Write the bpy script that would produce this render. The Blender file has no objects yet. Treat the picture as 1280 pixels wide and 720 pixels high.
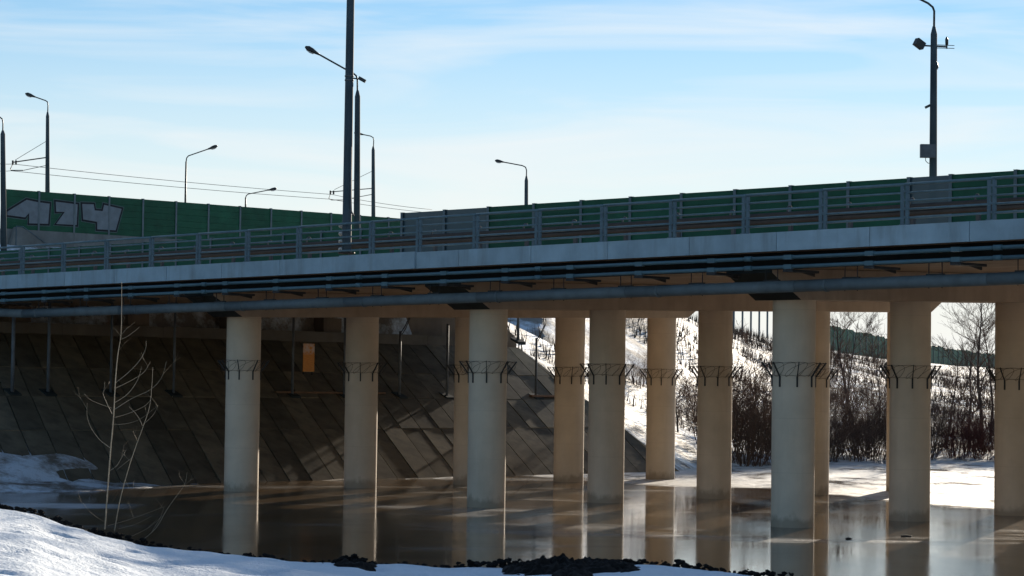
import bpy, math, random
from math import sin, cos, pi, radians, sqrt
from mathutils import Vector, Matrix, noise as mnoise

# ------------------------------------------------------------------ camera
scene = bpy.context.scene
EYE = 3.85                      # metres above the ice
FPX, PITCH, ROLL = 2995.55, 0.0399, 0.0134
cam_data = bpy.data.cameras.new('camera')
cam = bpy.data.objects.new('camera', cam_data)
scene.collection.objects.link(cam)
cam_data.sensor_width = 36.0
cam_data.lens = FPX / 1280.0 * 36.0
cam_data.clip_start = 0.5
cam_data.clip_end = 6000.0
cam.matrix_world = (Matrix.Translation((0, 0, EYE)) @ Matrix.Rotation(pi / 2 + PITCH, 4, 'X') @ Matrix.Rotation(ROLL, 4, 'Z'))
scene.camera = cam

# ------------------------------------------------------------------ sky and sun
SUN_AZ, SUN_EL = radians(18.7), radians(12.0)     # azimuth to the right of +Y
world = bpy.data.worlds.new('World')
scene.world = world
world.use_nodes = True
wn, wl = world.node_tree.nodes, world.node_tree.links
wn.clear()
w_out = wn.new('ShaderNodeOutputWorld')
w_bg = wn.new('ShaderNodeBackground')
w_bg.inputs['Strength'].default_value = 0.082
sky = wn.new('ShaderNodeTexSky')
sky.sky_type = 'NISHITA'
sky.sun_disc = False
sky.sun_elevation = SUN_EL
sky.sun_rotation = SUN_AZ
sky.air_density = 1.0
sky.dust_density = 0.0
sky.ozone_density = 3.7
w_tc = wn.new('ShaderNodeTexCoord')
w_map = wn.new('ShaderNodeMapping')
w_map.inputs['Scale'].default_value = (5.0, 5.0, 46.0)
w_map.inputs['Rotation'].default_value = (0.0, -0.03, 0.0)
w_noise = wn.new('ShaderNodeTexNoise')
w_noise.inputs['Scale'].default_value = 1.0
w_noise.inputs['Detail'].default_value = 9.0
w_noise.inputs['Roughness'].default_value = 0.5
w_noise.inputs['Distortion'].default_value = 0.8
w_ramp = wn.new('ShaderNodeValToRGB')
w_ramp.color_ramp.elements[0].position = 0.44
w_ramp.color_ramp.elements[0].color = (0, 0, 0, 1)
w_ramp.color_ramp.elements[1].position = 0.74
w_ramp.color_ramp.elements[1].color = (0.72, 0.72, 0.72, 1)
w_mix = wn.new('ShaderNodeMix')
w_mix.data_type = 'RGBA'
w_mix.inputs['B'].default_value = (6.5, 6.8, 7.0, 1)
wl.new(w_tc.outputs['Generated'], w_map.inputs['Vector'])
wl.new(w_map.outputs['Vector'], w_noise.inputs['Vector'])
wl.new(w_noise.outputs['Fac'], w_ramp.inputs['Fac'])
wl.new(sky.outputs['Color'], w_mix.inputs['A'])
# even whitish haze low over the whole horizon
w_sep = wn.new('ShaderNodeSeparateXYZ')
wl.new(w_tc.outputs['Generated'], w_sep.inputs[0])
w_hz = wn.new('ShaderNodeMapRange')
w_hz.interpolation_type = 'SMOOTHSTEP'
w_hz.inputs[1].default_value = 0.02
w_hz.inputs[2].default_value = 0.175
w_hz.inputs[3].default_value = 0.9
w_hz.inputs[4].default_value = 0.0
# thin ice haze scatters forward: whiter on the sun's side of the sky
w_dot = wn.new('ShaderNodeVectorMath')
w_dot.operation = 'DOT_PRODUCT'
w_dot.inputs[1].default_value = (sin(SUN_AZ), cos(SUN_AZ), 0.0)
wl.new(w_tc.outputs['Generated'], w_dot.inputs[0])
w_fw = wn.new('ShaderNodeMapRange')
w_fw.interpolation_type = 'SMOOTHSTEP'
w_fw.inputs[1].default_value = -0.4
w_fw.inputs[2].default_value = 0.95
w_fw.inputs[3].default_value = 0.08
w_fw.inputs[4].default_value = 1.0
wl.new(w_dot.outputs['Value'], w_fw.inputs[0])
w_cf = wn.new('ShaderNodeMath')
w_cf.operation = 'MULTIPLY'
wl.new(w_ramp.outputs['Color'], w_cf.inputs[0])
wl.new(w_fw.outputs[0], w_cf.inputs[1])
wl.new(w_cf.outputs[0], w_mix.inputs['Factor'])
w_mul = wn.new('ShaderNodeMath')
w_mul.operation = 'MULTIPLY'
wl.new(w_hz.outputs[0], w_mul.inputs[0])
wl.new(w_fw.outputs[0], w_mul.inputs[1])
wl.new(w_sep.outputs['Z'], w_hz.inputs[0])
w_mix2 = wn.new('ShaderNodeMix')
w_mix2.data_type = 'RGBA'
w_mix2.inputs['B'].default_value = (6.9, 6.85, 6.6, 1)
wl.new(w_mul.outputs[0], w_mix2.inputs['Factor'])
wl.new(w_mix.outputs['Result'], w_mix2.inputs['A'])
wl.new(w_mix2.outputs['Result'], w_bg.inputs['Color'])
wl.new(w_bg.outputs['Background'], w_out.inputs['Surface'])

sun_data = bpy.data.lights.new('sun', 'SUN')
sun_data.energy = 5.0
sun_data.angle = radians(0.53)
sun_data.color = (1.0, 0.88, 0.72)
sun = bpy.data.objects.new('sun', sun_data)
scene.collection.objects.link(sun)
S = Vector((sin(SUN_AZ) * cos(SUN_EL), cos(SUN_AZ) * cos(SUN_EL), sin(SUN_EL)))
sun.rotation_euler = S.to_track_quat('Z', 'Y').to_euler()

vs = scene.view_settings
vs.view_transform = 'Standard'
vs.look = 'None'
vs.exposure = 0.75
vs.gamma = 1.0
vs.use_curve_mapping = False

# ------------------------------------------------------------------ helpers
COL = scene.collection
rng = random.Random(7)

# bridge frame: u runs along the bridge towards the near right, v across it towards the far side
YAW, BX, BY = 0.79041, -0.7203, 74.9788
CY, SY = cos(YAW), sin(YAW)
GU, GV = 0.0092, 0.0272          # long and cross fall of the deck
RZ = YAW - pi / 2


def XYZ(u, v, z):
    return Vector((BX + u * SY + v * CY, BY - u * CY + v * SY, z))


def UV(X, Y):
    a, b = X - BX, Y - BY
    return a * SY - b * CY, a * CY + b * SY


def G(u, v):
    return GU * u + GV * v


def at(x, y, Y):
    """point of the place at depth Y that the photograph shows at pixel x, y"""
    x -= 640; y -= 360
    c, s = cos(ROLL), sin(ROLL)
    a, b = c * x + s * y, -s * x + c * y
    c, s = cos(PITCH), sin(PITCH)
    d1 = c * FPX + s * b
    d2 = s * FPX - c * b
    return Vector((a / d1 * Y, Y, EYE + d2 / d1 * Y))


def tag(o, label=None, cat=None, group=None, kind=None):
    if label: o['label'] = label
    if cat: o['category'] = cat
    if group: o['group'] = group
    if kind: o['kind'] = kind
    return o


def empty(name, loc=(0, 0, 0), rz=0.0):
    o = bpy.data.objects.new(name, None)
    o.location = loc
    o.rotation_euler = (0, 0, rz)
    o.empty_display_size = 0.3
    COL.objects.link(o)
    return o


def put(name, mesh, parent=None, loc=(0, 0, 0), rot=(0, 0, 0), scale=(1, 1, 1)):
    o = bpy.data.objects.new(name, mesh)
    o.location = loc
    o.rotation_euler = rot
    o.scale = scale
    COL.objects.link(o)
    if parent is not None:
        o.parent = parent
    return o


class MB:
    """collects faces of one mesh"""
    def __init__(self):
        self.v, self.f, self.s = [], [], []

    def face(self, pts, smooth=False):
        i = len(self.v)
        self.v += [tuple(p) for p in pts]
        self.f.append(tuple(range(i, i + len(pts))))
        self.s.append(smooth)

    def hexa(self, p):
        """8 corners: bottom 0-3 ccw, top 4-7"""
        i = len(self.v)
        self.v += [tuple(q) for q in p]
        for f in ((0, 3, 2, 1), (4, 5, 6, 7), (0, 1, 5, 4), (1, 2, 6, 5), (2, 3, 7, 6), (3, 0, 4, 7)):
            self.f.append(tuple(i + k for k in f)); self.s.append(False)
        return self

    def box(self, x0, x1, y0, y1, z0, z1, g=None):
        P = [(x0, y0, z0), (x1, y0, z0), (x1, y1, z0), (x0, y1, z0), (x0, y0, z1), (x1, y0, z1), (x1, y1, z1), (x0, y1, z1)]
        if g: P = [(a, b, c + g(a, b)) for a, b, c in P]
        return self.hexa(P)

    def bar(self, p0, p1, w, h, up=(0, 0, 1)):
        p0, p1 = Vector(p0), Vector(p1)
        d = (p1 - p0).normalized()
        up = Vector(up)
        if abs(d.dot(up)) > 0.98: up = Vector((0, 1, 0))
        sx = d.cross(up).normalized() * (w / 2)
        sz = sx.cross(d).normalized() * (h / 2)
        P = [p0 - sx - sz, p0 + sx - sz, p1 + sx - sz, p1 - sx - sz, p0 - sx + sz, p0 + sx + sz, p1 + sx + sz, p1 - sx + sz]
        return self.hexa(P)

    def tube(self, pts, r, n=8, caps=True, smooth=True):
        pts = [Vector(p) for p in pts]
        R = r if isinstance(r, (list, tuple)) else [r] * len(pts)
        i0 = len(self.v)
        prev = None
        for k, p in enumerate(pts):
            if k == 0: d = pts[1] - pts[0]
            elif k == len(pts) - 1: d = pts[-1] - pts[-2]
            else: d = (pts[k + 1] - pts[k]).normalized() + (pts[k] - pts[k - 1]).normalized()
            if d.length < 1e-9: d = Vector((0, 0, 1))
            d.normalize()
            if prev is None:
                a = d.cross(Vector((0, 0, 1)))
                if a.length < 0.05: a = d.cross(Vector((0, 1, 0)))
            else:
                a = prev - d * prev.dot(d)
            a.normalize(); prev = a
            b = d.cross(a)
            for j in range(n):
                t = 2 * pi * j / n
                self.v.append(tuple(p + (a * cos(t) + b * sin(t)) * R[k]))
        for k in range(len(pts) - 1):
            for j in range(n):
                j2 = (j + 1) % n
                self.f.append((i0 + k * n + j, i0 + k * n + j2, i0 + (k + 1) * n + j2, i0 + (k + 1) * n + j)); self.s.append(smooth)
        if caps:
            self.f.append(tuple(i0 + j for j in reversed(range(n)))); self.s.append(False)
            e = i0 + (len(pts) - 1) * n
            self.f.append(tuple(e + j for j in range(n))); self.s.append(False)
        return self

    def extrude(self, poly, a, b):
        """poly: list of points; a, b: offset vectors of the two end caps"""
        a, b = Vector(a), Vector(b)
        P = [Vector(p) for p in poly]
        n = len(P); i = len(self.v)
        self.v += [tuple(p + a) for p in P] + [tuple(p + b) for p in P]
        self.f.append(tuple(i + k for k in range(n))); self.s.append(False)
        self.f.append(tuple(i + n + k for k in reversed(range(n)))); self.s.append(False)
        for k in range(n):
            k2 = (k + 1) % n
            self.f.append((i + k, i + n + k, i + n + k2, i + k2)); self.s.append(False)
        return self

    def mesh(self, name, mat, fix=False):
        m = bpy.data.meshes.new(name)
        m.from_pydata(self.v, [], self.f)
        m.polygons.foreach_set('use_smooth', self.s)
        if fix:
            import bmesh
            b = bmesh.new(); b.from_mesh(m)
            bmesh.ops.recalc_face_normals(b, faces=b.faces[:])
            b.to_mesh(m); b.free()
        if mat: m.materials.append(mat)
        m.update()
        return m

    def build(self, name, mat, parent=None, loc=(0, 0, 0), rot=(0, 0, 0), fix=False):
        return put(name, self.mesh(name, mat, fix), parent, loc, rot)


# ------------------------------------------------------------------ materials
def new_mat(name):
    m = bpy.data.materials.new(name)
    m.use_nodes = True
    nt = m.node_tree
    return m, nt, nt.nodes['Principled BSDF']


def N(nt, kind, **kw):
    n = nt.nodes.new(kind)
    for k, v in kw.items():
        if k in n.inputs: n.inputs[k].default_value = v
        else: setattr(n, k, v)
    return n


def ramp(nt, src, stops):
    r = nt.nodes.new('ShaderNodeValToRGB')
    e = r.color_ramp.elements
    while len(e) < len(stops): e.new(0.5)
    for q, (p, c) in zip(e, stops):
        q.position = p
        q.color = (c, c, c, 1) if not isinstance(c, (tuple, list)) else (*c, 1)
    nt.links.new(src, r.inputs['Fac'])
    return r.outputs['Color']


def mixc(nt, fac, a, b, mode='MIX'):
    m = nt.nodes.new('ShaderNodeMix')
    m.data_type = 'RGBA'; m.blend_type = mode
    for s, v in (('Factor', fac), ('A', a), ('B', b)):
        if isinstance(v, (int, float)): m.inputs[s].default_value = v if s == 'Factor' else (v, v, v, 1)
        elif isinstance(v, (tuple, list)): m.inputs[s].default_value = (*v, 1)
        else: nt.links.new(v, m.inputs[s])
    return m.outputs['Result']


def noise(nt, scale, detail=4.0, rough=0.55, stretch=(1, 1, 1), coord='Object', rot=(0, 0, 0), dist=0.0, offset_random=False):
    if coord == 'World':
        src = nt.nodes.new('ShaderNodeNewGeometry').outputs['Position']
    else:
        src = nt.nodes.new('ShaderNodeTexCoord').outputs[coord]
    if offset_random:
        oi = nt.nodes.new('ShaderNodeObjectInfo')
        ml = nt.nodes.new('ShaderNodeVectorMath'); ml.operation = 'MULTIPLY_ADD'
        cb = nt.nodes.new('ShaderNodeCombineXYZ')
        for k in 'XYZ': nt.links.new(oi.outputs['Random'], cb.inputs[k])
        nt.links.new(cb.outputs['Vector'], ml.inputs[0]); ml.inputs[1].default_value = (37, 53, 71)
        nt.links.new(src, ml.inputs[2]); src = ml.outputs['Vector']
    mp = N(nt, 'ShaderNodeMapping', Scale=stretch, Rotation=rot)
    nt.links.new(src, mp.inputs['Vector'])
    n = N(nt, 'ShaderNodeTexNoise', Scale=scale, Detail=detail, Roughness=rough, Distortion=dist)
    nt.links.new(mp.outputs['Vector'], n.inputs['Vector'])
    return n.outputs['Fac']


def bump(nt, bsdf, h, strength=0.3, dist=0.02):
    b = N(nt, 'ShaderNodeBump', Strength=strength, Distance=dist)
    nt.links.new(h, b.inputs['Height'])
    nt.links.new(b.outputs['Normal'], bsdf.inputs['Normal'])
    return b


def mat_plain(name, color, rough=0.7, var=0.25, scale=3.0, metallic=0.0, bstr=0.15, spec=0.3, stains=0.0, stain_col=(0.1, 0.08, 0.06), objvar=0.0):
    m, nt, b = new_mat(name)
    dark = tuple(c * (1 - var) for c in color); lite = tuple(min(1, c * (1 + var)) for c in color)
    n1 = noise(nt, scale, 6.0, 0.6, offset_random=True)
    c = ramp(nt, n1, [(0.3, dark), (0.7, lite)])
    if stains:
        n2 = noise(nt, scale * 2.2, 5.0, 0.6, stretch=(1, 1, 0.12), offset_random=True)
        f = ramp(nt, n2, [(0.5, 0.0), (0.75, stains)])
        c = mixc(nt, f, c, stain_col)
    if objvar:
        oi = nt.nodes.new('ShaderNodeObjectInfo')
        f = ramp(nt, oi.outputs['Random'], [(0.0, 1 - objvar), (1.0, 1 + objvar)])
        c = mixc(nt, 1.0, c, f, 'MULTIPLY')
    nt.links.new(c, b.inputs['Base Color'])
    b.inputs['Roughness'].default_value = rough
    b.inputs['Metallic'].default_value = metallic
    b.inputs['Specular IOR Level'].default_value = spec
    if bstr:
        bump(nt, b, noise(nt, scale * 14, 5.0, 0.65), bstr, 0.01)
    return m


M = {}
def mat_pier():
    m = mat_plain('pier_concrete', (0.60, 0.485, 0.365), 0.75, 0.10, 0.9, bstr=0.3, stains=0.3, stain_col=(0.40, 0.30, 0.21), objvar=0.09)
    nt = m.node_tree
    b = nt.nodes['Principled BSDF']
    src = b.inputs['Base Color'].links[0].from_socket
    sep = nt.nodes.new('ShaderNodeSeparateXYZ')
    nt.links.new(nt.nodes.new('ShaderNodeNewGeometry').outputs['Position'], sep.inputs[0])
    # ragged silt line left by the river
    n = noise(nt, 2.2, 5.0, 0.65, stretch=(1, 1, 0.6), offset_random=True)
    ad = N(nt, 'ShaderNodeMath', operation='MULTIPLY_ADD')
    nt.links.new(n, ad.inputs[0]); ad.inputs[1].default_value = 0.9
    nt.links.new(sep.outputs['Z'], ad.inputs[2])
    f = ramp(nt, ad.outputs[0], [(0.60, 0.55), (0.80, 0.0)])
    c = mixc(nt, f, src, (0.20, 0.145, 0.095))
    # rust and lime runs
    n2 = noise(nt, 3.4, 5.0, 0.7, stretch=(1, 1, 0.07), offset_random=True)
    f2 = ramp(nt, n2, [(0.60, 0.0), (0.74, 0.28)])
    c = mixc(nt, f2, c, (0.66, 0.58, 0.48))
    # faint shuttering rings
    w = N(nt, 'ShaderNodeMath', operation='PINGPONG'); nt.links.new(sep.outputs['Z'], w.inputs[0]); w.inputs[1].default_value = 0.75
    f3 = ramp(nt, w.outputs[0], [(0.0, 0.22), (0.014, 0.0)])
    c = mixc(nt, f3, c, (0.28, 0.22, 0.16))
    nt.links.new(c, b.inputs['Base Color'])
    return m


M['pier'] = mat_pier()
M['cap'] = mat_plain('cap_concrete', (0.40, 0.31, 0.23), 0.8, 0.14, 1.0, bstr=0.2, stains=0.2)
M['cap_end'] = mat_plain('dark_concrete', (0.025, 0.03, 0.028), 0.8, 0.3, 1.6, bstr=0.2)  # near-black tone for the near cap ends and the post foot blocks
M['soffit'] = mat_plain('soffit_concrete', (0.36, 0.275, 0.20), 0.85, 0.2, 0.6, bstr=0.1)
M['dark_beam'] = mat_plain('near_black_beam', (0.018, 0.018, 0.017), 0.9, 0.3, 2.0, bstr=0.1, spec=0.1)  # near-black tone of the beam below the fascia
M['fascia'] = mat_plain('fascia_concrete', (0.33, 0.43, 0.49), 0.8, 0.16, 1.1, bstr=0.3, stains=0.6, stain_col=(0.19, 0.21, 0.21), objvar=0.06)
M['rail'] = mat_plain('galvanised_rail', (0.13, 0.20, 0.23), 0.5, 0.15, 4.0, metallic=0.2, bstr=0.0)
M['railpost'] = mat_plain('galvanised_post', (0.11, 0.16, 0.19), 0.55, 0.2, 4.0, metallic=0.2, bstr=0.0)
M['guard'] = mat_plain('weathered_guardrail', (0.06, 0.05, 0.045), 0.6, 0.2, 2.0, metallic=0.2, bstr=0.0)
M['conduit'] = mat_plain('grey_conduit', (0.09, 0.16, 0.19), 0.5, 0.15, 2.0, bstr=0.05)
M['bigpipe'] = mat_plain('grey_pipe_wrap', (0.13, 0.16, 0.175), 0.6, 0.18, 2.5, bstr=0.15)
M['iron'] = mat_plain('dark_iron', (0.035, 0.035, 0.035), 0.7, 0.3, 5.0, bstr=0.0)
M['wire'] = mat_plain('rusty_wire', (0.05, 0.04, 0.035), 0.7, 0.3, 5.0, bstr=0.0)
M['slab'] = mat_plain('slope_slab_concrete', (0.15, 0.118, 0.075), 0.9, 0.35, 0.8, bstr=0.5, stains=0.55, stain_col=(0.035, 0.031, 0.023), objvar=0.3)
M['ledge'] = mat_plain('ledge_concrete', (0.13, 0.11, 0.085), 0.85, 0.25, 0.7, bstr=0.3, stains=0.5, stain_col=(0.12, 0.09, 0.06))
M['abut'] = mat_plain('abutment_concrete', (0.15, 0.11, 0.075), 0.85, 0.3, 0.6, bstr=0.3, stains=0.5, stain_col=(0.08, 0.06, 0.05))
M['steelpost'] = mat_plain('grey_steel_post', (0.12, 0.13, 0.14), 0.6, 0.25, 3.0, bstr=0.0)
M['green'] = mat_plain('green_panel', (0.012, 0.092, 0.046), 0.55, 0.22, 1.2, bstr=0.05, objvar=0.12)
M['greenpost'] = mat_plain('barrier_post_grey', (0.15, 0.18, 0.19), 0.6, 0.15, 2.0, bstr=0.0)
M['pole'] = mat_plain('pole_concrete', (0.05, 0.072, 0.085), 0.8, 0.3, 0.7, bstr=0.2, stains=0.3, stain_col=(0.12, 0.12, 0.12))
M['lampmetal'] = mat_plain('lamp_metal', (0.045, 0.05, 0.05), 0.5, 0.2, 3.0, metallic=0.3, bstr=0.0)
M['lampglass'] = mat_plain('lamp_glass', (0.45, 0.47, 0.48), 0.2, 0.05, 3.0, bstr=0.0)
M['parapet'] = mat_plain('parapet_concrete', (0.20, 0.20, 0.19), 0.85, 0.2, 0.8, bstr=0.2, stains=0.4)
M['graf_fill'] = mat_plain('silver_spray_paint', (0.19, 0.215, 0.235), 0.5, 0.2, 1.5, bstr=0.0)
M['graf_black'] = mat_plain('black_spray_paint', (0.012, 0.012, 0.016), 0.6, 0.2, 2.0, bstr=0.0)
M['graf_edge'] = mat_plain('pale_spray_outline', (0.08, 0.13, 0.12), 0.6, 0.2, 2.0, bstr=0.0)
M['asphalt'] = mat_plain('asphalt', (0.05, 0.05, 0.05), 0.9, 0.2, 3.0, bstr=0.2)
M['bark'] = mat_plain('sapling_bark', (0.36, 0.28, 0.19), 0.7, 0.25, 8.0, bstr=0.1)
M['bark_dark'] = mat_plain('dark_bark', (0.07, 0.052, 0.042), 0.85, 0.3, 3.0, bstr=0.2)
M['twig'] = mat_plain('dark_twigs', (0.12, 0.072, 0.050), 0.85, 0.3, 2.0, bstr=0.0, objvar=0.3)
M['twig_red'] = mat_plain('reddish_twigs', (0.14, 0.05, 0.038), 0.85, 0.3, 2.0, bstr=0.0)
M['weed'] = mat_plain('dry_weed', (0.075, 0.052, 0.035), 0.85, 0.4, 1.0, bstr=0.0)
M['soil'] = mat_plain('frozen_dark_soil', (0.016, 0.013, 0.011), 0.9, 0.4, 6.0, bstr=0.6, spec=0.15)


def mat_translucent_panel():
    m, nt, b = new_mat('grey_plastic_panel')
    b.inputs['Base Color'].default_value = (0.05, 0.085, 0.10, 1)
    b.inputs['Roughness'].default_value = 0.3
    b.inputs['Alpha'].default_value = 0.94
    return m


M['clear'] = mat_translucent_panel()


def mat_notice():
    m, nt, b = new_mat('orange_notice')
    tc = nt.nodes.new('ShaderNodeTexCoord').outputs['Object']
    sep = nt.nodes.new('ShaderNodeSeparateXYZ'); nt.links.new(tc, sep.inputs[0])
    n1 = noise(nt, 7.0, 4.0, 0.6, stretch=(1, 1, 3.0))
    base = ramp(nt, n1, [(0.35, (0.62, 0.20, 0.012)), (0.7, (0.78, 0.30, 0.02))])
    up = nt.nodes.new('ShaderNodeMapRange'); up.inputs[1].default_value = 0.72; up.inputs[2].default_value = 0.86
    nt.links.new(sep.outputs['Z'], up.inputs[0])
    n2 = noise(nt, 5.0, 3.0, 0.6)
    f = ramp(nt, n2, [(0.4, 0.0), (0.55, 0.75)])
    ff = mixc(nt, 1.0, f, up.outputs[0], 'MULTIPLY')
    nt.links.new(mixc(nt, ff, base, (0.62, 0.50, 0.42)), b.inputs['Base Color'])
    b.inputs['Roughness'].default_value = 0.6
    return m


M['notice'] = mat_notice()


def mat_snow(name='snow', weeds=0.0, scale=1.0, bstr=0.6, w0=0.52, w1=0.66):
    m, nt, b = new_mat(name)
    n1 = noise(nt, 0.6 * scale, 5.0, 0.6, coord='World')
    c = ramp(nt, n1, [(0.3, (0.74, 0.79, 0.83)), (0.7, (0.82, 0.87, 0.91))])
    if weeds:
        n2 = noise(nt, 0.55, 8.0, 0.72, coord='World')
        f = ramp(nt, n2, [(w0, 0.0), (w1, weeds)])
        c = mixc(nt, f, c, (0.19, 0.145, 0.10))
    nt.links.new(c, b.inputs['Base Color'])
    b.inputs['Roughness'].default_value = 0.65
    b.inputs['Specular IOR Level'].default_value = 0.25
    h = mixc(nt, 0.45, noise(nt, 1.6 * scale, 6.0, 0.6, coord='World'), noise(nt, 9.0 * scale, 4.0, 0.6, coord='World'))
    bump(nt, b, h, bstr, 0.22)
    return m


M['snow'] = mat_snow()
M['snow_patchy'] = mat_snow('patchy_shade_snow', 0.95, 2.2, 0.6, 0.42, 0.58)  # speckle of patchy snow, plus the bridge's shade put into the colour
M['snow_weedy'] = mat_snow('weedy_snow', 0.9, 1.0, 0.8, 0.41, 0.57)


def mat_ice():
    """brown wet river ice; drifted snow lies on it beyond a wandering edge"""
    m, nt, b = new_mat('river_ice')
    L = nt.links
    out = nt.nodes['Material Output']
    pos = nt.nodes.new('ShaderNodeNewGeometry').outputs['Position']
    dot = N(nt, 'ShaderNodeVectorMath', operation='DOT_PRODUCT')
    L.new(pos, dot.inputs[0]); dot.inputs[1].default_value = (0.838, 0.546, 0.0)
    # snow mask
    n1 = noise(nt, 0.16, 6.0, 0.6, stretch=(1.0, 0.45, 1), coord='World', dist=0.4)
    def math(op, a, b_):
        q = N(nt, 'ShaderNodeMath', operation=op)
        for i, s in enumerate((a, b_)):
            if isinstance(s, (int, float)): q.inputs[i].default_value = s
            else: L.new(s, q.inputs[i])
        return q.outputs[0]
    s = math('ADD', math('ADD', dot.outputs['Value'], -55.7 - 7.0), math('MULTIPLY', n1, 14.0))
    mr = nt.nodes.new('ShaderNodeMapRange'); L.new(s, mr.inputs[0]); mr.inputs[1].default_value = -0.5; mr.inputs[2].default_value = 1.2
    thin = noise(nt, 0.5, 6.0, 0.65, stretch=(1, 0.5, 1), coord='World', dist=0.5)
    gaps = ramp(nt, thin, [(0.36, 0.12), (0.50, 1.0)])
    smask = mixc(nt, 1.0, mr.outputs[0], gaps, 'MULTIPLY')
    # a snow strip on the ice at the left shore
    sep = nt.nodes.new('ShaderNodeSeparateXYZ'); L.new(pos, sep.inputs[0])
    lx = nt.nodes.new('ShaderNodeMapRange'); L.new(sep.outputs['X'], lx.inputs[0])
    lx.inputs[1].default_value = -11.0; lx.inputs[2].default_value = -13.0
    ly = math('ABSOLUTE', math('ADD', sep.outputs['Y'], -72.3), 0.0)
    ly2 = math('ADD', ly, math('MULTIPLY', n1, 3.0))
    lm = nt.nodes.new('ShaderNodeMapRange'); L.new(ly2, lm.inputs[0]); lm.inputs[1].default_value = 3.2; lm.inputs[2].default_value = 2.2
    lmask = math('MULTIPLY', lx.outputs[0], lm.outputs[0])
    smask = mixc(nt, 1.0, smask, lmask, 'ADD')
    frost = noise(nt, 0.10, 7.0, 0.62, stretch=(0.55, 1.9, 1), coord='World', rot=(0, 0, 0.25), dist=0.8)
    fm = ramp(nt, frost, [(0.54, 0.0), (0.67, 0.28)])
    smask = mixc(nt, 1.0, smask, fm, 'ADD')
    # ice
    n3 = noise(nt, 0.35, 6.0, 0.6, stretch=(1, 0.35, 1), coord='World', dist=0.3)
    icec = ramp(nt, n3, [(0.3, (0.065, 0.043, 0.024)), (0.7, (0.17, 0.113, 0.064))])
    b.inputs['Roughness'].default_value = 0.1
    L.new(icec, b.inputs['Base Color'])
    b.inputs['IOR'].default_value = 1.4
    rough = ramp(nt, noise(nt, 0.22, 6.0, 0.65, stretch=(0.6, 0.3, 1), coord='World', dist=0.6), [(0.35, 0.03), (0.62, 0.14)])
    L.new(rough, b.inputs['Roughness'])
    bh = mixc(nt, 0.5, noise(nt, 2.2, 5.0, 0.6, stretch=(1, 0.5, 1), coord='World'), noise(nt, 0.5, 3.0, 0.5, coord='World'))
    bump(nt, b, bh, 0.055, 0.05)
    # snow
    sb = nt.nodes.new('ShaderNodeBsdfPrincipled')
    sc = ramp(nt, noise(nt, 0.9, 6.0, 0.65, stretch=(1, 0.5, 1), coord='World'), [(0.32, (0.34, 0.33, 0.31)), (0.62, (0.54, 0.54, 0.53))])
    L.new(sc, sb.inputs['Base Color']); sb.inputs['Roughness'].default_value = 0.6
    bump(nt, sb, noise(nt, 2.4, 6.0, 0.65, stretch=(1, 0.6, 1), coord='World'), 0.8, 0.12)
    mx = nt.nodes.new('ShaderNodeMixShader')
    L.new(smask, mx.inputs[0]); L.new(b.outputs[0], mx.inputs[1]); L.new(sb.outputs[0], mx.inputs[2])
    L.new(mx.outputs[0], out.inputs['Surface'])
    return m


M['ice'] = mat_ice()


# ------------------------------------------------------------------ terrain
def lerp(a, b, t): return a + (b - a) * t


def clamp(t, a=0.0, b=1.0): return max(a, min(b, t))


def smooth(t): t = clamp(t); return t * t * (3 - 2 * t)


def interp(x, pts):
    if x <= pts[0][0]: return pts[0][1]
    for (a, p), (b, q) in zip(pts, pts[1:]):
        if x <= b: return p + (q - p) * (x - a) / (b - a)
    return pts[-1][1]


def nz(x, y, s, seed=0.0):
    return mnoise.noise(Vector((x * s + seed, y * s - seed * 1.7, seed * 0.31)))


SLOPE = 5.68 / 12.5
FOOT_U, TOP_U = -17.5, -30.0
FAR_FOOT = [(-60, 112), (4, 112), (9.5, 113), (14, 121), (20, 129.5), (26, 131.5), (60, 138), (140, 150), (500, 190), (3000, 500)]
# the raised road with the painted noise barrier, far left
FA, FD = Vector((-36.25, 171.0)), Vector((0.7303, 0.6831))
FN = Vector((-FD.y, FD.x))        # away from the camera


def slab_edge(u):
    """v at which the paving ends and the snowy corner of the embankment begins"""
    return lerp(31.4, 29.2, clamp((u - TOP_U) / (FOOT_U - TOP_U)))


def h_abut(X, Y):
    u, v = UV(X, Y)
    vb = slab_edge(u)
    if v > vb:
        e = v - vb
        h = SLOPE * (FOOT_U - max(u, TOP_U)) if u > TOP_U else 5.68
        h += 0.07 * smooth(e / 0.4) - 0.30 * (1 - smooth(e / 0.3)) - 0.32 * e + (0.10 * nz(X, Y, 0.8, 2) + 0.05 * nz(X, Y, 2.2, 5)) * clamp(e)
        if u < TOP_U - 1.2: h = min(8.0 - 0.3 * max(0.0, e - 3), h + (TOP_U - 1.2 - u) / 1.5)
        return h
    h = SLOPE * (FOOT_U - u) - 0.30
    if u < TOP_U - 1.2:
        h = max(5.55, 5.5 + (TOP_U - 1.2 - u) / 1.5) if (v < -3.5 or v > 26) else 7.6
    return min(h, 8.0)


def h_hill(X, Y):
    foot = interp(X, FAR_FOOT)
    s = Y - foot
    if s < 0: return max(-2.0, s * 0.4)
    T = interp(X, [(-40, 30), (2, 38), (12, 70), (25, 140), (45, 200), (90, 260)])
    hm = interp(X, [(0, 9.5), (25, 9.8), (50, 8.0), (90, 6.4), (400, 7.0)])
    h = hm * (0.03 * clamp(s / 6.0) + 0.97 * smooth((s - 3) / T)) if s < T + 3 else hm
    h += 0.35 * nz(X, Y, 0.12, 3) * clamp(s / 8) + 0.14 * nz(X, Y, 0.5, 9) * clamp(s / 4)
    return h


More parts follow.
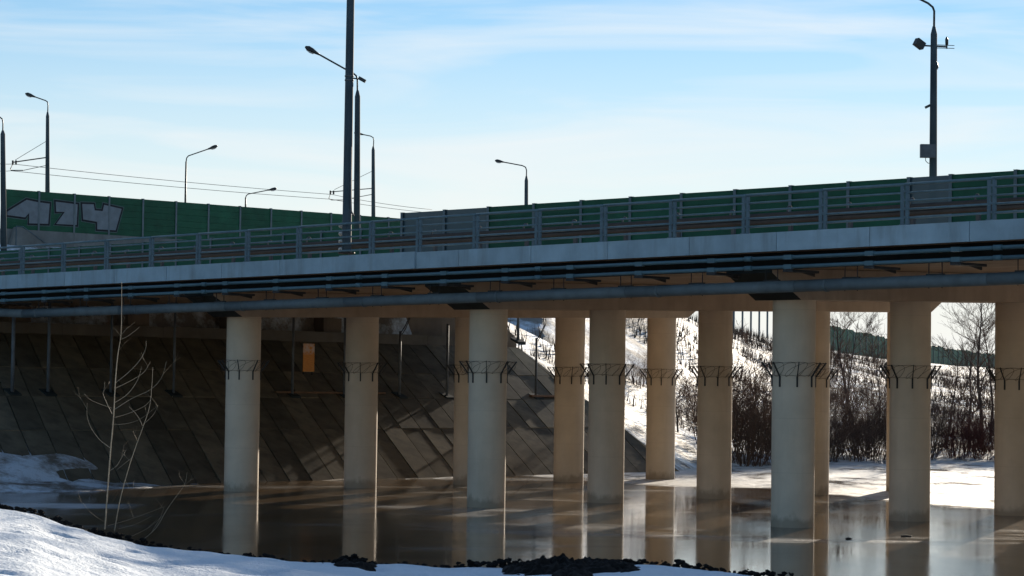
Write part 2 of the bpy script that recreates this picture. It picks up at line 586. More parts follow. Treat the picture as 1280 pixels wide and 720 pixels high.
def h_fly(X, Y):
    d = Vector((X, Y)) - FA
    s, n = d.dot(FD), d.dot(FN)
    h = 13.3 + (n + 0.6) / 1.5 if n < -0.6 else 13.3
    if s > 48: h -= (s - 48) / 2.0
    return h


def h_ground(X, Y):
    h = max(h_abut(X, Y), h_hill(X, Y), h_fly(X, Y))
    return max(h, -2.0)


def axis(a, b, step, lo, hi, grow=1.25):
    xs = [a + step * i for i in range(int((b - a) / step) + 1)]
    d = step; x = xs[0]; left = []
    while x > lo: d *= grow; x -= d; left.append(x)
    d = step; x = xs[-1]; right = []
    while x < hi: d *= grow; x += d; right.append(x)
    return left[::-1] + xs + right


def grid_mesh(name, xs, ys, hf, mat, smoothf=True):
    v = [(x, y, hf(x, y)) for y in ys for x in xs]
    n = len(xs)
    f = [(j * n + i, j * n + i + 1, (j + 1) * n + i + 1, (j + 1) * n + i) for j in range(len(ys) - 1) for i in range(n - 1)]
    m = bpy.data.meshes.new(name)
    m.from_pydata(v, [], f)
    m.polygons.foreach_set('use_smooth', [smoothf] * len(f))
    m.materials.append(mat)
    return m


xs = axis(-48, 70, 0.7, -2500, 2500)
ys = axis(78, 250, 0.8, 77, 4500)
tag(put('far_bank_ground', grid_mesh('far_bank_ground', xs, ys, h_ground, M['snow_weedy'])), kind='structure')

mb = MB()
mb.face([(-2500, -600, 0), (2500, -600, 0), (2500, 260, 0), (-2500, 260, 0)])
tag(mb.build('river_ice', M['ice']), kind='structure')

# near bank: snow shelf the photographer stands on, its edge about 36 m away
CREST = [(-200, 600), (0, 637), (40, 642), (80, 655), (130, 669), (200, 686), (300, 693), (430, 704), (480, 707), (560, 715), (640, 712), (780, 709), (900, 714), (1000, 723), (1280, 748), (1600, 770)]
CREST_P = []
for cx, cy in CREST:
    P = at(cx, cy, 36.0)
    CREST_P.append((P.x, P.z))


def crest_y(X):
    return 36.0 + 0.5 * sin(X * 0.7 + 1.0) + 0.9 * nz(X, 3.0, 0.45, 5) + 0.25 * nz(X, 1.0, 1.9, 2)


def h_near(X, Y):
    zc = max(0.25, interp(X * 36.0 / max(Y, 12.0), CREST_P)) if Y > 12 else max(0.25, interp(X * 3.0, CREST_P))
    yc = crest_y(X)
    if Y <= yc:
        t = Y / yc
        h = lerp(2.2, zc, smooth(clamp(t)) * 0.5 + t * 0.5) if t > 0 else 2.2
        q = clamp((yc - Y) / 0.6)
        h += (0.045 * nz(X, Y, 1.5, 1) + 0.034 * nz(X * 0.6, Y * 1.4, 3.6, 4) + 0.07 * nz(X, Y, 0.45, 8)) * q
        # trampled dents
        d = nz(X, Y, 2.3, 12)
        if d > 0.28: h -= (d - 0.28) * 0.26 * q
        return h
    return max(zc - (Y - yc) * 0.75, -1.0)


xs = axis(-9.5, 8.5, 0.1, -300, 300)
ys = axis(15, 39, 0.12, -300, 42)
tag(put('near_bank_snow', grid_mesh('near_bank_snow', xs, ys, h_near, mat_snow('near_snow', 0.0, 2.0, 0.42))), kind='structure')

# ------------------------------------------------------------------ the bridge
bridge = empty('road_bridge', XYZ(0, 0, 0), RZ)
tag(bridge, 'long concrete road bridge on rows of round piers over the frozen river', 'bridge')
U0, U1 = -31.4, 62.0
FV = -2.9                                       # near face of the fascia
mb = MB(); mb.box(U0, U1, FV + 0.15, 27.4, 7.40, 7.84, G)
mb.build('deck_slab', M['soffit'], bridge)
mb = MB(); mb.box(U0, U1, -1.88, 26.2, 7.00, 7.398, G)
mb.build('soffit', M['soffit'], bridge)
mb = MB(); mb.box(U0, U1, -2.05, -1.883, 6.95, 7.397, G)
mb.build('edge_beam', M['dark_beam'], bridge)
mb = MB(); mb.box(-90.0, U1, -1.2, 25.4, 7.845, 7.90, G)
mb.build('road_surface', M['asphalt'], bridge)

# fascia panels with narrow joints; a proud one carries the tall mast
edges = [U1]
x = 59.0
while x > 0.5: edges.append(x); x -= 3.02
edges = sorted(set(edges)) 
fas = [(-0.25, edges[0])] + list(zip(edges, edges[1:]))
x = -3.75
while x > -34: fas.append((x - 3.0, x)); x -= 3.0
for a, b in fas:
    mb = MB()
    c = (a + b) / 2
    mb.box(a - c + 0.008, b - c - 0.008, 0, 0.146, -0.5, 0.0, lambda p, q: GU * p)
    j = rng.uniform(-0.004, 0.004)
    mb.build('fascia_panel', M['fascia'], bridge, (c, FV + j, 7.903 + G(c, FV)))
mb = MB(); mb.box(-1.742, 1.742, 0, 0.24, -0.5, 0.02, lambda p, q: GU * p)
mb.build('mast_plinth', M['fascia'], bridge, (-2.0, FV - 0.07, 7.903 + G(-2, FV)))

# cap beams and piers
PR = 0.5966
SP = 5.5224
BENTS = [-12.1, 0.0, 12.05, 24.15]


def cap_mesh():
    # profile in v,z with both ends cut away below
    prof = [(-2.0, 0.72), (-0.72, 0.0), (4 * SP + 0.72, 0.0), (4 * SP + 2.0, 0.72), (4 * SP + 2.0, 0.838), (-2.0, 0.838)]
    mb = MB()
    P = [Vector((0, v, z + GV * v)) for v, z in prof]
    mb.extrude(P, (-0.8, 0, 0), (0.8, 0, 0))
    m = mb.mesh('cap_beam', M['cap'], fix=True)
    m.materials.append(M['cap_end'])
    for p in m.polygons:
        c = p.center
        if c.y < -0.8 and abs(p.normal.x) < 0.5: p.material_index = 1
    return m


CAPM = cap_mesh()


def pier_mesh():
    n = 48
    mb = MB()
    zs = [-1.5, 0.0, 1.2, 2.4, 3.6, 4.8, 6.8]
    mb.tube([(0, 0, z) for z in zs], PR, n, caps=False)
    return mb.mesh('pier', M['pier'])


PIERM = pier_mesh()
mb = MB()
mb.bar((PR + 0.012, 0, 3.86), (PR + 0.012, 0, 4.16), 0.045, 0.03, up=(1, 0, 0))
mb.bar((PR + 0.012, 0, 4.14), (PR + 0.30, 0, 4.54), 0.045, 0.02, up=(0, 1, 0))
BRM = mb.mesh('wire_bracket', M['iron'])


def coil_mesh(seed):
    r = random.Random(seed)
    mb = MB()
    # two strands and a spiral of razor wire
    for R_, z in ((PR + 0.04, 4.18), (PR + 0.29, 4.53)):
        pts = [((R_ + r.uniform(-.015, .015)) * Vector((cos(t), sin(t), 0))) + Vector((0, 0, z + r.uniform(-.015, .015))) for t in [2 * pi * k / 32 for k in range(33)]]
        mb.tube(pts, 0.006, 3, caps=False)
    turns = 14
    pts = []
    for k in range(turns * 14 + 1):
        t = k / (turns * 14)
        a = 2 * pi * t
        ph = 2 * pi * turns * t
        rad = PR + 0.17 + 0.125 * cos(ph) + r.uniform(-.008, .008)
        a2 = a + 0.30 * sin(ph)
        z = 4.34 + 0.19 * sin(ph + 0.6) + r.uniform(-.008, .008)
        pts.append((rad * cos(a2), rad * sin(a2), z))
    mb.tube(pts, 0.006, 3, caps=False)
    return mb.mesh('wire_coil', M['wire'])


COILS = [coil_mesh(s) for s in (1, 2, 3)]
for bi, bu in enumerate(BENTS):
    put('cap_beam', CAPM, bridge, (bu, 0, 6.156 + GU * bu))
    for i in range(5):
        h = 6.156 + G(bu, i * SP)
        pr = put('pier', PIERM, bridge, (bu, i * SP, 0), (0, 0, rng.uniform(0, 6.28)), (1, 1, 1))
        pr.scale = (1, 1, (h + 0.05) / 6.8)
        zr = 6.8 / (h + 0.05)
        a0 = -(RZ) - pi / 2 - pr.rotation_euler.z + rng.uniform(-0.05, 0.05)   # one bracket faces the near bank
        for k in range(8):
            o = put('wire_bracket', BRM, pr, (0, 0, 0), (0, 0, a0 + k * pi / 4 + rng.uniform(-0.08, 0.08)))
            o.scale = (1, 1, zr)
        o = put('wire_coil', COILS[(bi + i) % 3], pr, (0, 0, 0), (0, 0, rng.uniform(0, 6.28)))
        o.scale = (1, 1, zr)

# ------------------------------------------------------------------ near railing
railing = empty('bridge_railing', XYZ(0, 0, 0), RZ)
tag(railing, 'grey steel pedestrian railing with horizontal bars along the near bridge edge', 'railing')
RV = FV + 0.14
pu = [-5.95 - 2.62 * k for k in range(11)][::-1] + [-2.44, -0.29, 2.2]
while pu[-1] < 60: pu.append(pu[-1] + 2.585)
mb = MB()
mb.bar((-0.075, 0, 0), (-0.075, 0, 1.03), 0.045, 0.10, up=(1, 0, 0))
mb.bar((0.075, 0, 0), (0.075, 0, 1.03), 0.045, 0.10, up=(1, 0, 0))
mb.box(-0.12, 0.12, -0.09, 0.09, 0, 0.02)
for z in (0.2, 0.42, 0.64, 0.86): mb.box(-0.03, 0.03, -0.03, 0.03, z - 0.03, z + 0.03)
POSTM = mb.mesh('post', M['railpost'])
zb = lambda u: 7.905 + G(u, RV)
for u in pu: put('post', POSTM, railing, (u, RV, zb(u)))
for a, b in zip(pu, pu[1:]):
    for z, r in ((1.035, 0.04), (0.82, 0.027), (0.61, 0.027), (0.40, 0.03), (0.18, 0.03)):
        mb = MB()
        c = (a + b) / 2
        e = 0.0 if z > 1 else 0.08
        mb.tube([(a - c + e, 0, GU * (a - c)), (b - c - e, 0, GU * (b - c))], r, 8)
        mb.build('top_rail' if z > 1 else 'rail', M['rail'], railing, (c, RV, zb(c) + z))

# crash barrier between pavement and road
guard = empty('crash_barrier', XYZ(0, 0, 0), RZ)
tag(guard, 'weathered brown steel crash barrier behind the bridge railing', 'crash barrier')
GVv = -1.45
prof = [(0, -0.155), (0.035, -0.11), (0.035, -0.05), (-0.03, -0.01), (-0.03, 0.01), (0.035, 0.05), (0.035, 0.11), (0, 0.155), (-0.004, 0.155), (0.03, 0.11), (0.03, 0.055), (-0.035, 0.012), (-0.035, -0.012), (0.03, -0.055), (0.03, -0.11), (-0.004, -0.155)]
mb = MB()
mb.extrude([Vector((0, -v, z)) for v, z in prof], (-2.0, 0, -2.0 * GU), (1.995, 0, 1.995 * GU))
BEAM = mb.mesh('beam', M['guard'], fix=True)
mb = MB()
mb.box(-0.05, 0.05, 0.0, 0.10, 0, 0.66)
mb.tube([(0, -0.10, 0.60), (0, -0.10, 0.74), (0, -0.06, 0.80), (0, 0.02, 0.81), (0, 0.07, 0.77)], 0.028, 6)
GPOST = mb.mesh('post', mat_plain('dull_guard_post', (0.10, 0.11, 0.12), 0.95, 0.2, 3.0, bstr=0.0, spec=0.05))
u = -34.0
while u < 60:
    put('beam', BEAM, guard, (u, GVv - 0.13, 8.36 + G(u, GVv)))
    for k in (-1.0, 1.0): put('post', GPOST, guard, (u + k, GVv, 7.86 + G(u, GVv)))
    u += 4.0

# ------------------------------------------------------------------ noise barriers
def panel_mesh(L, Hh, name='panel', mat=None, rib=0.25):
    mb = MB()
    n = max(1, int(round(Hh / rib)))
    prof = []
    for k in range(n):
        z0 = Hh * k / n; z1 = Hh * (k + 1) / n
        prof += [(-0.05, z0), (-0.05, z1 - 0.035), (-0.03, z1 - 0.02), (-0.03, z1)]
    prof += [(0.05, Hh), (0.05, 0)]
    mb.extrude([Vector((0, a, z)) for a, z in prof], (-L / 2, 0, 0), (L / 2, 0, 0))
    return mb.mesh(name, mat or M['green'], fix=True)


def barrier_post_mesh(h):
    mb = MB()
    mb.box(-0.075, 0.075, -0.105, -0.09, 0, h)
    mb.box(-0.075, 0.075, 0.06, 0.075, 0, h)
    mb.box(-0.006, 0.006, -0.0905, 0.0605, 0, h)
    mb.box(-0.09, 0.09, -0.115, 0.085, h, h + 0.02)
    return mb.mesh('post', M['greenpost'])


# on the far edge of the bridge
nb = empty('noise_barrier', XYZ(0, 0, 0), RZ)
tag(nb, 'dark green ribbed noise barrier along the far edge of the bridge deck', 'noise barrier')
BVv = 26.7
H_HI, H_LO = 3.63, 3.0
PH, PL = panel_mesh(2.96, H_HI, rib=0.5), panel_mesh(2.96, H_LO, rib=0.5)
PN = {True: barrier_post_mesh(3.64), False: barrier_post_mesh(3.02)}
NARROW = panel_mesh(1.96, H_HI, rib=0.5)
mbc = MB(); mbc.box(-0.97, 0.97, -0.02, 0.02, 0, H_HI); CLEAR2 = mbc.mesh('clear_panel', M['clear'])
mbc = MB(); mbc.box(-1.47, 1.47, -0.02, 0.02, 0, H_HI); CLEAR3 = mbc.mesh('clear_panel', M['clear'])
segs = []
u = -1.0
segs.append((-3.0, -1.0, 'c2'))
a = -1.0
while a < 58: segs.append((a, a + 3.0, 'h')); a += 3.0
a = -3.0
while a > -100:
    hi = a > -29.5
    k = 'h' if hi else 'l'
    if -30.1 < a < -24.5: k = 'c3'
    segs.append((a - 3.0, a, k)); a -= 3.0
for a, b, k in segs:
    c = (a + b) / 2
    zb_ = 8.72 + GU * max(c, -60.0) * 0.75
    me = {'h': PH, 'l': PL, 'c2': CLEAR2, 'c3': CLEAR3}[k]
    put('clear_panel' if k[0] == 'c' else 'panel', me, nb, (c, BVv, zb_))
    put('post', PN[k != 'l'], nb, (a, BVv, zb_ - 0.01))
mb = MB(); mb.box(-100, 60, 26.55, 26.95, 8.30, 8.70, lambda p, q: GU * max(p, -60) * 0.75)
mb.build('barrier_kerb', M['parapet'], nb)

# painted barrier on the raised road, far left
lb = empty('noise_barrier', (FA.x, FA.y, 0), math.atan2(FD.y, FD.x))
tag(lb, 'green noise barrier with graffiti on the raised road at the far left', 'noise barrier')
LPH = 2.83
LP = panel_mesh(2.94, LPH, rib=0.5)
LPO = barrier_post_mesh(2.86)
for k in range(16):
    put('panel', LP, lb, (1.17 + 3.0 * k, 0, 14.44))
for k in range(17):
    put('post', LPO, lb, (-0.33 + 3.0 * k, 0, 14.43))
for k in range(8):
    mb = MB(); mb.box(-2.99, 2.99, -0.22, 0.25, 0, 1.5)
    mb.build('parapet_block', M['parapet'], lb, (2.6 + 6.0 * k, 0, 12.93))
mb = MB()
mb.extrude([Vector((0.0, 0, 13.0)), Vector((3.1, 0, 13.0)), Vector((2.85, 0, 13.55)), Vector((1.05, 0, 14.55)), Vector((0.55, 0, 14.58)), Vector((0.45, 0, 14.5))], (0, -0.6, 0), (0, -0.23, 0))
mb.build('ramp_wall', M['parapet'], lb, fix=True)
mb = MB()
mb.tube([(0.5, -0.63, 13.2), (0.5, -0.63, 14.62), (1.05, -0.63, 14.62), (2.95, -0.63, 13.5)], 0.03, 6)
mb.build('handrail', M['railpost'], lb)


def offset_poly(P, d):
    n = len(P)
    A = sum(P[i][0] * P[(i + 1) % n][1] - P[(i + 1) % n][0] * P[i][1] for i in range(n))
    sg = 1 if A > 0 else -1
    out = []
    for i in range(n):
        p0, p1, p2 = Vector(P[i - 1]), Vector(P[i]), Vector(P[(i + 1) % n])
        e1, e2 = (p1 - p0).normalized(), (p2 - p1).normalized()
        n1, n2 = Vector((e1.y, -e1.x)) * sg, Vector((e2.y, -e2.x)) * sg
        m = (n1 + n2)
        m = m / max(0.35, m.length_squared / 2) * 1.0 if m.length > 1e-6 else n1
        m = m * min(1.0, 1.6 / max(m.length, 1e-6))
        q = p1 + m * d
        out.append((q.x, q.y))
    return out


LETTERS = [
    [(0.06, 15.65), (1.63, 16.6), (2.67, 16.48), (3.56, 16.44), (3.47, 14.97), (1.88, 14.92), (1.86, 15.67), (1.54, 15.33), (0.06, 15.41)],
    [(4.06, 16.62), (5.93, 16.53), (5.88, 15.02), (4.14, 15.0), (4.84, 15.91), (4.12, 15.89)],
    [(6.32, 16.59), (7.31, 16.62), (7.41, 16.18), (8.1, 16.17), (8.22, 16.64), (9.76, 16.43), (9.27, 14.81), (7.66, 14.80), (7.64, 15.35), (6.43, 15.46)]]
for P in LETTERS:
    root = None
    for d, y, mt, nm in ((0.0, -0.088, 'graf_fill', 'graffiti_letter'), (0.13, -0.080, 'graf_black', 'graffiti_outline'), (0.19, -0.072, 'graf_edge', 'graffiti_edge')):
        Q = offset_poly(P, d) if d else P
        mb = MB(); mb.extrude([Vector((a, 0, max(b, 14.50))) for a, b in Q], (0, y, 0), (0, y + 0.004, 0))
        o = mb.build(nm, M[mt], root or lb, fix=True)
        root = root or o

# barrier on the crest of the far hill, right
b0, b1 = Vector((22.0, 258.0)), Vector((84.0, 398.0))
dd = (b1 - b0); Lb = dd.length; dd.normalize()
fb = empty('noise_barrier', (b0.x, b0.y, 0), math.atan2(dd.y, dd.x))
tag(fb, 'distant green noise barrier on the hill crest beyond the far bank', 'noise barrier')
FP, FPO = panel_mesh(2.9, 3.1, rib=1.0), barrier_post_mesh(3.3)
k = 0
while k * 3.0 < Lb:
    c = b0 + dd * (k * 3.0 + 1.5)
    zz = interp(k * 3.0, [(0, 10.1), (20, 9.4), (68, 7.6), (110, 6.7), (160, 6.2)])
    # crest height read so that the road falls gently away
    st = 0.25 * round(zz / 0.25)
    if k > 9: put('panel', FP, fb, (k * 3.0 + 1.5, 0, st))   # the near end stands without panels
    put('post', FPO, fb, (k * 3.0, 0, st - 0.15))
    k += 1

# ------------------------------------------------------------------ pipes under the deck edge
def conduit(z, label, brackets):
    r = empty('conduit_pipe', XYZ(0, 0, 0), RZ)
    tag(r, label, 'pipe', 'conduits under the bridge edge')
    V = -2.95
    a = -34.0
    while a < 60:
        mb = MB()
        sag = rng.uniform(-0.012, 0.012)
        mb.tube([(-3.9, 0, GU * -3.9), (0, 0, sag), (3.9, 0, GU * 3.9)], 0.052, 10)
        mb.build('pipe_length', M['conduit'], r, (a + 3.9, V, z + G(a + 3.9, V)))
        mb = MB(); mb.tube([(-0.12, 0, 0), (0.12, 0, 0)], 0.07, 10)
        mb.build('coupling', M['conduit'], r, (a, V, z + G(a, V)))
        a += 7.8
    if brackets:
        mb = MB()
        mb.box(-0.16, 0.16, -0.05, 1.10, -0.135, -0.07)
        mb.extrude([Vector((0, 0.55, -0.135)), Vector((0, 1.1, -0.135)), Vector((0, 1.1, -0.22))], (-0.02, 0, 0), (0.02, 0, 0))
        bm_ = mb.mesh('bracket', M['iron'], fix=True)
        mb = MB(); mb.box(-0.13, 0.13, -0.06, 0.06, -0.06, 0.06)
        cl = mb.mesh('clamp', M['conduit'])
        a = -33.0
        while a < 60:
            put('bracket', bm_, r, (a, V, z + G(a, V)))
            put('clamp', cl, r, (a, V, z + G(a, V)))
            put('clamp', cl, r, (a, V, z + 0.25 + G(a, V)))
            a += 2.62
    return r


conduit(7.22, 'upper of the two thin grey conduits under the near bridge edge', False)
conduit(6.97, 'lower of the two thin grey conduits, on dark brackets under the bridge edge', True)

wp = empty('utility_pipe', XYZ(0, 0, 0), RZ)
tag(wp, 'thick grey wrapped pipe hung on rods below the near bridge edge', 'pipe')
a = -22.0
PV = -2.4
mb = MB()
mb.tube([(-24.6, PV, 6.15), (-24.0, PV, 6.27), (-22.0, PV, 6.47 + G(-22, PV))], [0.16, 0.16, 0.16], 14)
mb.build('pipe_bend', M['bigpipe'], wp)
while a < 60:
    mb = MB()
    mb.tube([(-2.995, 0, GU * -2.995), (2.995, 0, GU * 2.995)], 0.16, 16)
    mb.build('pipe_length', M['bigpipe'], wp, (a + 3.0, PV, 6.47 + G(a + 3, PV)))
    mb = MB(); mb.tube([(-0.04, 0, 0), (0.04, 0, 0)], 0.172, 16)
    mb.build('pipe_band', M['bigpipe'], wp, (a + rng.uniform(0.5, 1.2), PV, 6.47 + G(a, PV)))
    a += 6.0
mb = MB()
for s in (-0.2, 0.2): mb.tube([(s, 0, -0.18), (s, 0, 0.55)], 0.014, 6)
mb.box(-0.26, 0.26, -0.05, 0.05, 0.15, 0.19)
HANG = mb.mesh('hanger', M['iron'])
a = -20.9
while a < 60:
    put('hanger', HANG, wp, (a, PV, 6.47 + G(a, PV)))
    a += 2.62

# ------------------------------------------------------------------ abutment and paved slope
ab = empty('abutment', XYZ(0, 0, 0), RZ)
tag(ab, 'brown concrete abutment wall and ledge at the top of the paved slope', 'abutment')
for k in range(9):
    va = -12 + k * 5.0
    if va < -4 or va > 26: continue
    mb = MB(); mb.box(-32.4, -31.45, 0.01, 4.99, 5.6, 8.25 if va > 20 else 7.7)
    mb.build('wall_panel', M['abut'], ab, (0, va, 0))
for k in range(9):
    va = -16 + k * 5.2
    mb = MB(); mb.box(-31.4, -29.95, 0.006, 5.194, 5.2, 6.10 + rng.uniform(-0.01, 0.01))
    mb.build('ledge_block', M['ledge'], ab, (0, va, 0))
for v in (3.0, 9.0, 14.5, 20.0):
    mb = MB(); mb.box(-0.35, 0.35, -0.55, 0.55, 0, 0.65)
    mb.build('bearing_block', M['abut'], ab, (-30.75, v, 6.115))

mb = MB()
mb.extrude([Vector((0, 28.02, 5.6)), Vector((0, 33.2, 5.6)), Vector((0, 33.2, 6.15)), Vector((0, 29.9, 8.3)), Vector((0, 28.02, 8.6))], (-32.3, 0, 0), (-31.5, 0, 0))
mb.build('wing_wall', M['abut'], ab, fix=True)
ps = empty('paved_slope', XYZ(0, 0, 0), RZ)
tag(ps, 'dark stained slope of concrete slabs under the left end of the bridge', 'slope')
rows = [(-17.2, -21.65), (-21.65, -24.4), (-24.4, -26.85), (-26.85, -29.93)]
zs_ = lambda u: SLOPE * (FOOT_U - u)
SHEAR = -0.42
SW = 1.12
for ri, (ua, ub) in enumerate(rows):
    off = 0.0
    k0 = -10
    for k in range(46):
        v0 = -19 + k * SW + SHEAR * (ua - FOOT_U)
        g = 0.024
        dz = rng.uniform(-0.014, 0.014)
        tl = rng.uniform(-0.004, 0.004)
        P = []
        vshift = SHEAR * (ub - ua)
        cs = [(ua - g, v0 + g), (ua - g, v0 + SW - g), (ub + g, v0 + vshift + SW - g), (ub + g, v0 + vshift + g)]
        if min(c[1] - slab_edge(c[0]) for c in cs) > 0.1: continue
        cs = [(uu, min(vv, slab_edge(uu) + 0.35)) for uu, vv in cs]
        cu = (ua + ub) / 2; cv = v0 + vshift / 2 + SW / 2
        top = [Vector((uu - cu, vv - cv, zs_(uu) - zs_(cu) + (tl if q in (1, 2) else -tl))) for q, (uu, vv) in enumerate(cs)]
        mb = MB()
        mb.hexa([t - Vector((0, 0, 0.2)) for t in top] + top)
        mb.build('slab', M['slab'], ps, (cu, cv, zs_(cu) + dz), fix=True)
# worn ledge boards lying along a joint
mb = MB()
mb.box(-24.9, -24.72, 0, 6.2, 3.32, 3.40)
tag(mb.build('timber_beam', mat_plain('weathered_timber', (0.16, 0.09, 0.05), 0.8, 0.3, 2.0), None, XYZ(0, 12.0, 0), (0, 0, RZ)), 'long reddish timber lying along the paved slope left of the second pier', 'timber')
mb = MB()
mb.box(-24.7, -24.5, 0, 1.9, 3.24, 3.34)
tag(mb.build('timber_beam', mat_plain('weathered_timber_short', (0.18, 0.10, 0.06), 0.8, 0.3, 2.0), None, XYZ(0, 27.2, 0), (0, 0, RZ)), 'short reddish timber lying at the right end of the paved slope', 'timber')

# slender posts standing on the slope
def slope_post(v, u, zb0, zt, label, w=0.11, wires=False):
    r = empty('steel_post', XYZ(u, v, zb0), RZ)
    tag(r, label, 'post', 'slender posts on the paved slope')
    mb = MB(); mb.tube([(0, 0, 0), (0, 0, zt - zb0)], w / 2, 10)
    mb.build('shaft', M['steelpost'], r)
    mb = MB(); mb.hexa([(-.28, -.25, -.08 + .12), (.28, -.25, -.08 - .13), (.28, .25, -.08 - .13), (-.28, .25, -.08 + .12), (-.28, -.25, .03 + .12), (.28, -.25, .03 - .10), (.28, .25, .03 - .10), (-.28, .25, .03 + .12)])
    mb.build('foot_block', M['cap_end'], r)
    if wires:
        mb = MB()
        h = zt - zb0
        mb.tube([(0, 0, h - 0.1), (0.05, 0.25, h + 0.25), (0, 0.5, h + 0.6), (0, 0.42, h + 1.2)], 0.025, 5)
        mb.tube([(0, 0, h - 0.25), (-0.05, 0.35, h + 0.1), (0, 0.62, h + 0.7), (0, 0.6, h + 1.2)], 0.02, 5)
        mb.build('cable', M['iron'], r)
    return r


slope_post(-1.07, -24.7, 3.27, 6.35, 'leftmost slender post on the paved slope, under the end of the thick pipe', 0.15)
slope_post(0.55, -24.7, 3.27, 6.9, 'second slender post from the left edge on the paved slope', 0.13)
slope_post(3.5, -24.7, 3.27, 6.9, 'slender post on the paved slope behind the bare sapling')
slope_post(6.6, -24.7, 3.27, 6.9, 'slender post on the paved slope just left of the leftmost pier')
slope_post(12.85, -24.7, 3.27, 6.6, 'slender post on the paved slope beside the orange notice')
slope_post(15.75, -24.7, 3.27, 6.6, 'slender post on the paved slope, half hidden left of the second pier', 0.1)
slope_post(19.0, -24.7, 3.27, 6.1, 'slender post with loose cables at its top, right of the second pier', 0.12, True)
slope_post(21.9, -24.7, 3.27, 6.5, 'slender post on the paved slope left of the paired piers', 0.12, False)
slope_post(27.65, -24.7, 3.27, 6.0, 'slender post with loose cables at the right end of the paved slope', 0.12, True)
slope_post(32.2 - 1.6, -30.2, 6.05, 8.2, 'short dark post on the ledge at the right end of the abutment', 0.16)
slope_post(32.2 - 0.2, -30.2, 6.0, 8.2, 'outermost short dark post beyond the right end of the abutment ledge', 0.14)

# orange notice standing on the slope
nt_ = empty('notice_board', XYZ(-26.6, 15.3, zs_(-26.6)), RZ)
tag(nt_, 'faded orange notice board standing on the paved slope between two piers', 'sign')
mb = MB(); mb.box(-0.015, 0.015, -0.32, 0.32, 0.0, 1.22)
mb.build('board', M['notice'], nt_, (0.05, 0, 0.12))
for s in (-0.25, 0.25):
    mb = MB(); mb.box(-0.02, 0.02, -0.02, 0.02, -0.1, 1.3)
    mb.build('leg', M['iron'], nt_, (0.0, s, 0))


# ------------------------------------------------------------------ snow drift at the left toe of the slope
def drift(name, u0, v0, ru, rv, hh, label, seed):
    xs = [i / 24 * 2 - 1 for i in range(25)]
    mb_v, mb_f = [], []
    n = 25
    for j in range(n):
        for i in range(n):
            a, b = xs[i], xs[j]
            r = min(1, sqrt(a * a + b * b))
            u, v = u0 + a * ru, v0 + b * rv
            base = max(-0.05, zs_(u) - 0.12)
            h = base + hh * (1 - r ** 1.6) + 0.16 * nz(u, v, 0.8, seed) + 0.08 * nz(u, v, 2.6, seed + 1) - 0.08
            mb_v.append(XYZ(u, v, h)); 
    mb_f = [(j * n + i, j * n + i + 1, (j + 1) * n + i + 1, (j + 1) * n + i) for j in range(n - 1) for i in range(n - 1)]
    m = bpy.data.meshes.new(name); m.from_pydata([tuple(p) for p in mb_v], [], mb_f)
    m.polygons.foreach_set('use_smooth', [True] * len(mb_f)); m.materials.append(M['snow_patchy'])
    return tag(put(name, m), label, 'snow drift')


drift('snow_drift', -17.8, -7.2, 4.0, 10.0, 0.36, 'blue shaded snow drift at the left foot of the paved slope', 3)
drift('snow_drift', -21.6, -8.2, 3.0, 4.5, 0.20, 'patchy snow on the slabs at the left edge of the paved slope', 6)
drift('snow_drift', -17.0, 13.0, 0.75, 8.0, 0.12, 'thin line of snow along the foot of the slope between the piers', 8)


# ------------------------------------------------------------------ masts and lamps
def lamp_head(parent, p, d, s=1.0):
    """cobra head at p pointing along d"""
    d = Vector(d).normalized()
    mb = MB()
    p = Vector(p)
    mb.tube([p - d * 0.1 * s, p + d * 0.12 * s, p + d * 0.3 * s, p + d * 0.55 * s, p + d * 0.72 * s], [0.05 * s, 0.085 * s, 0.13 * s, 0.14 * s, 0.05 * s], 8)
    h = mb.build('lamp_head', M['lampmetal'], parent)
    mb = MB()
    q = p + d * 0.42 * s - Vector((0, 0, 0.10 * s))
    mb.tube([q - d * 0.2 * s, q, q + d * 0.2 * s], [0.05 * s, 0.085 * s, 0.05 * s], 8)
    mb.build('lens', M['lampglass'], h)
    return h


def lamp_post(name, px, Y, zbase, shoulder, neck, head, label, r0=0.2, r1=0.15, head_s=1.0, group=None):
    """px: pixel column at foot and shoulder; neck: pixel path of the bracket at depth Y"""
    top = at(px[1], shoulder, Y)
    foot = at(px[0], 400, Y)
    base = Vector((foot.x, Y, zbase))
    r = empty(name, base)
    tag(r, label, 'lamp post', group or 'lamp posts along the roads')
    mb = MB()
    t = top - base
    mb.tube([(0, 0, 0), t * 0.97, t], [r0, r1, r1 * 0.45], 10)
    mb.build('pole', M['pole'], r)
    if neck:
        pts = [at(a, b, Y) - base for a, b in neck]
        pts = [t - Vector((0, 0, 0.5))] + pts
        mb = MB(); mb.tube(pts, 0.045, 7)
        mb.build('bracket_arm', M['lampmetal'], r)
        lamp_head(r, pts[-1], pts[-1] - pts[-2], head_s)
    return r, base


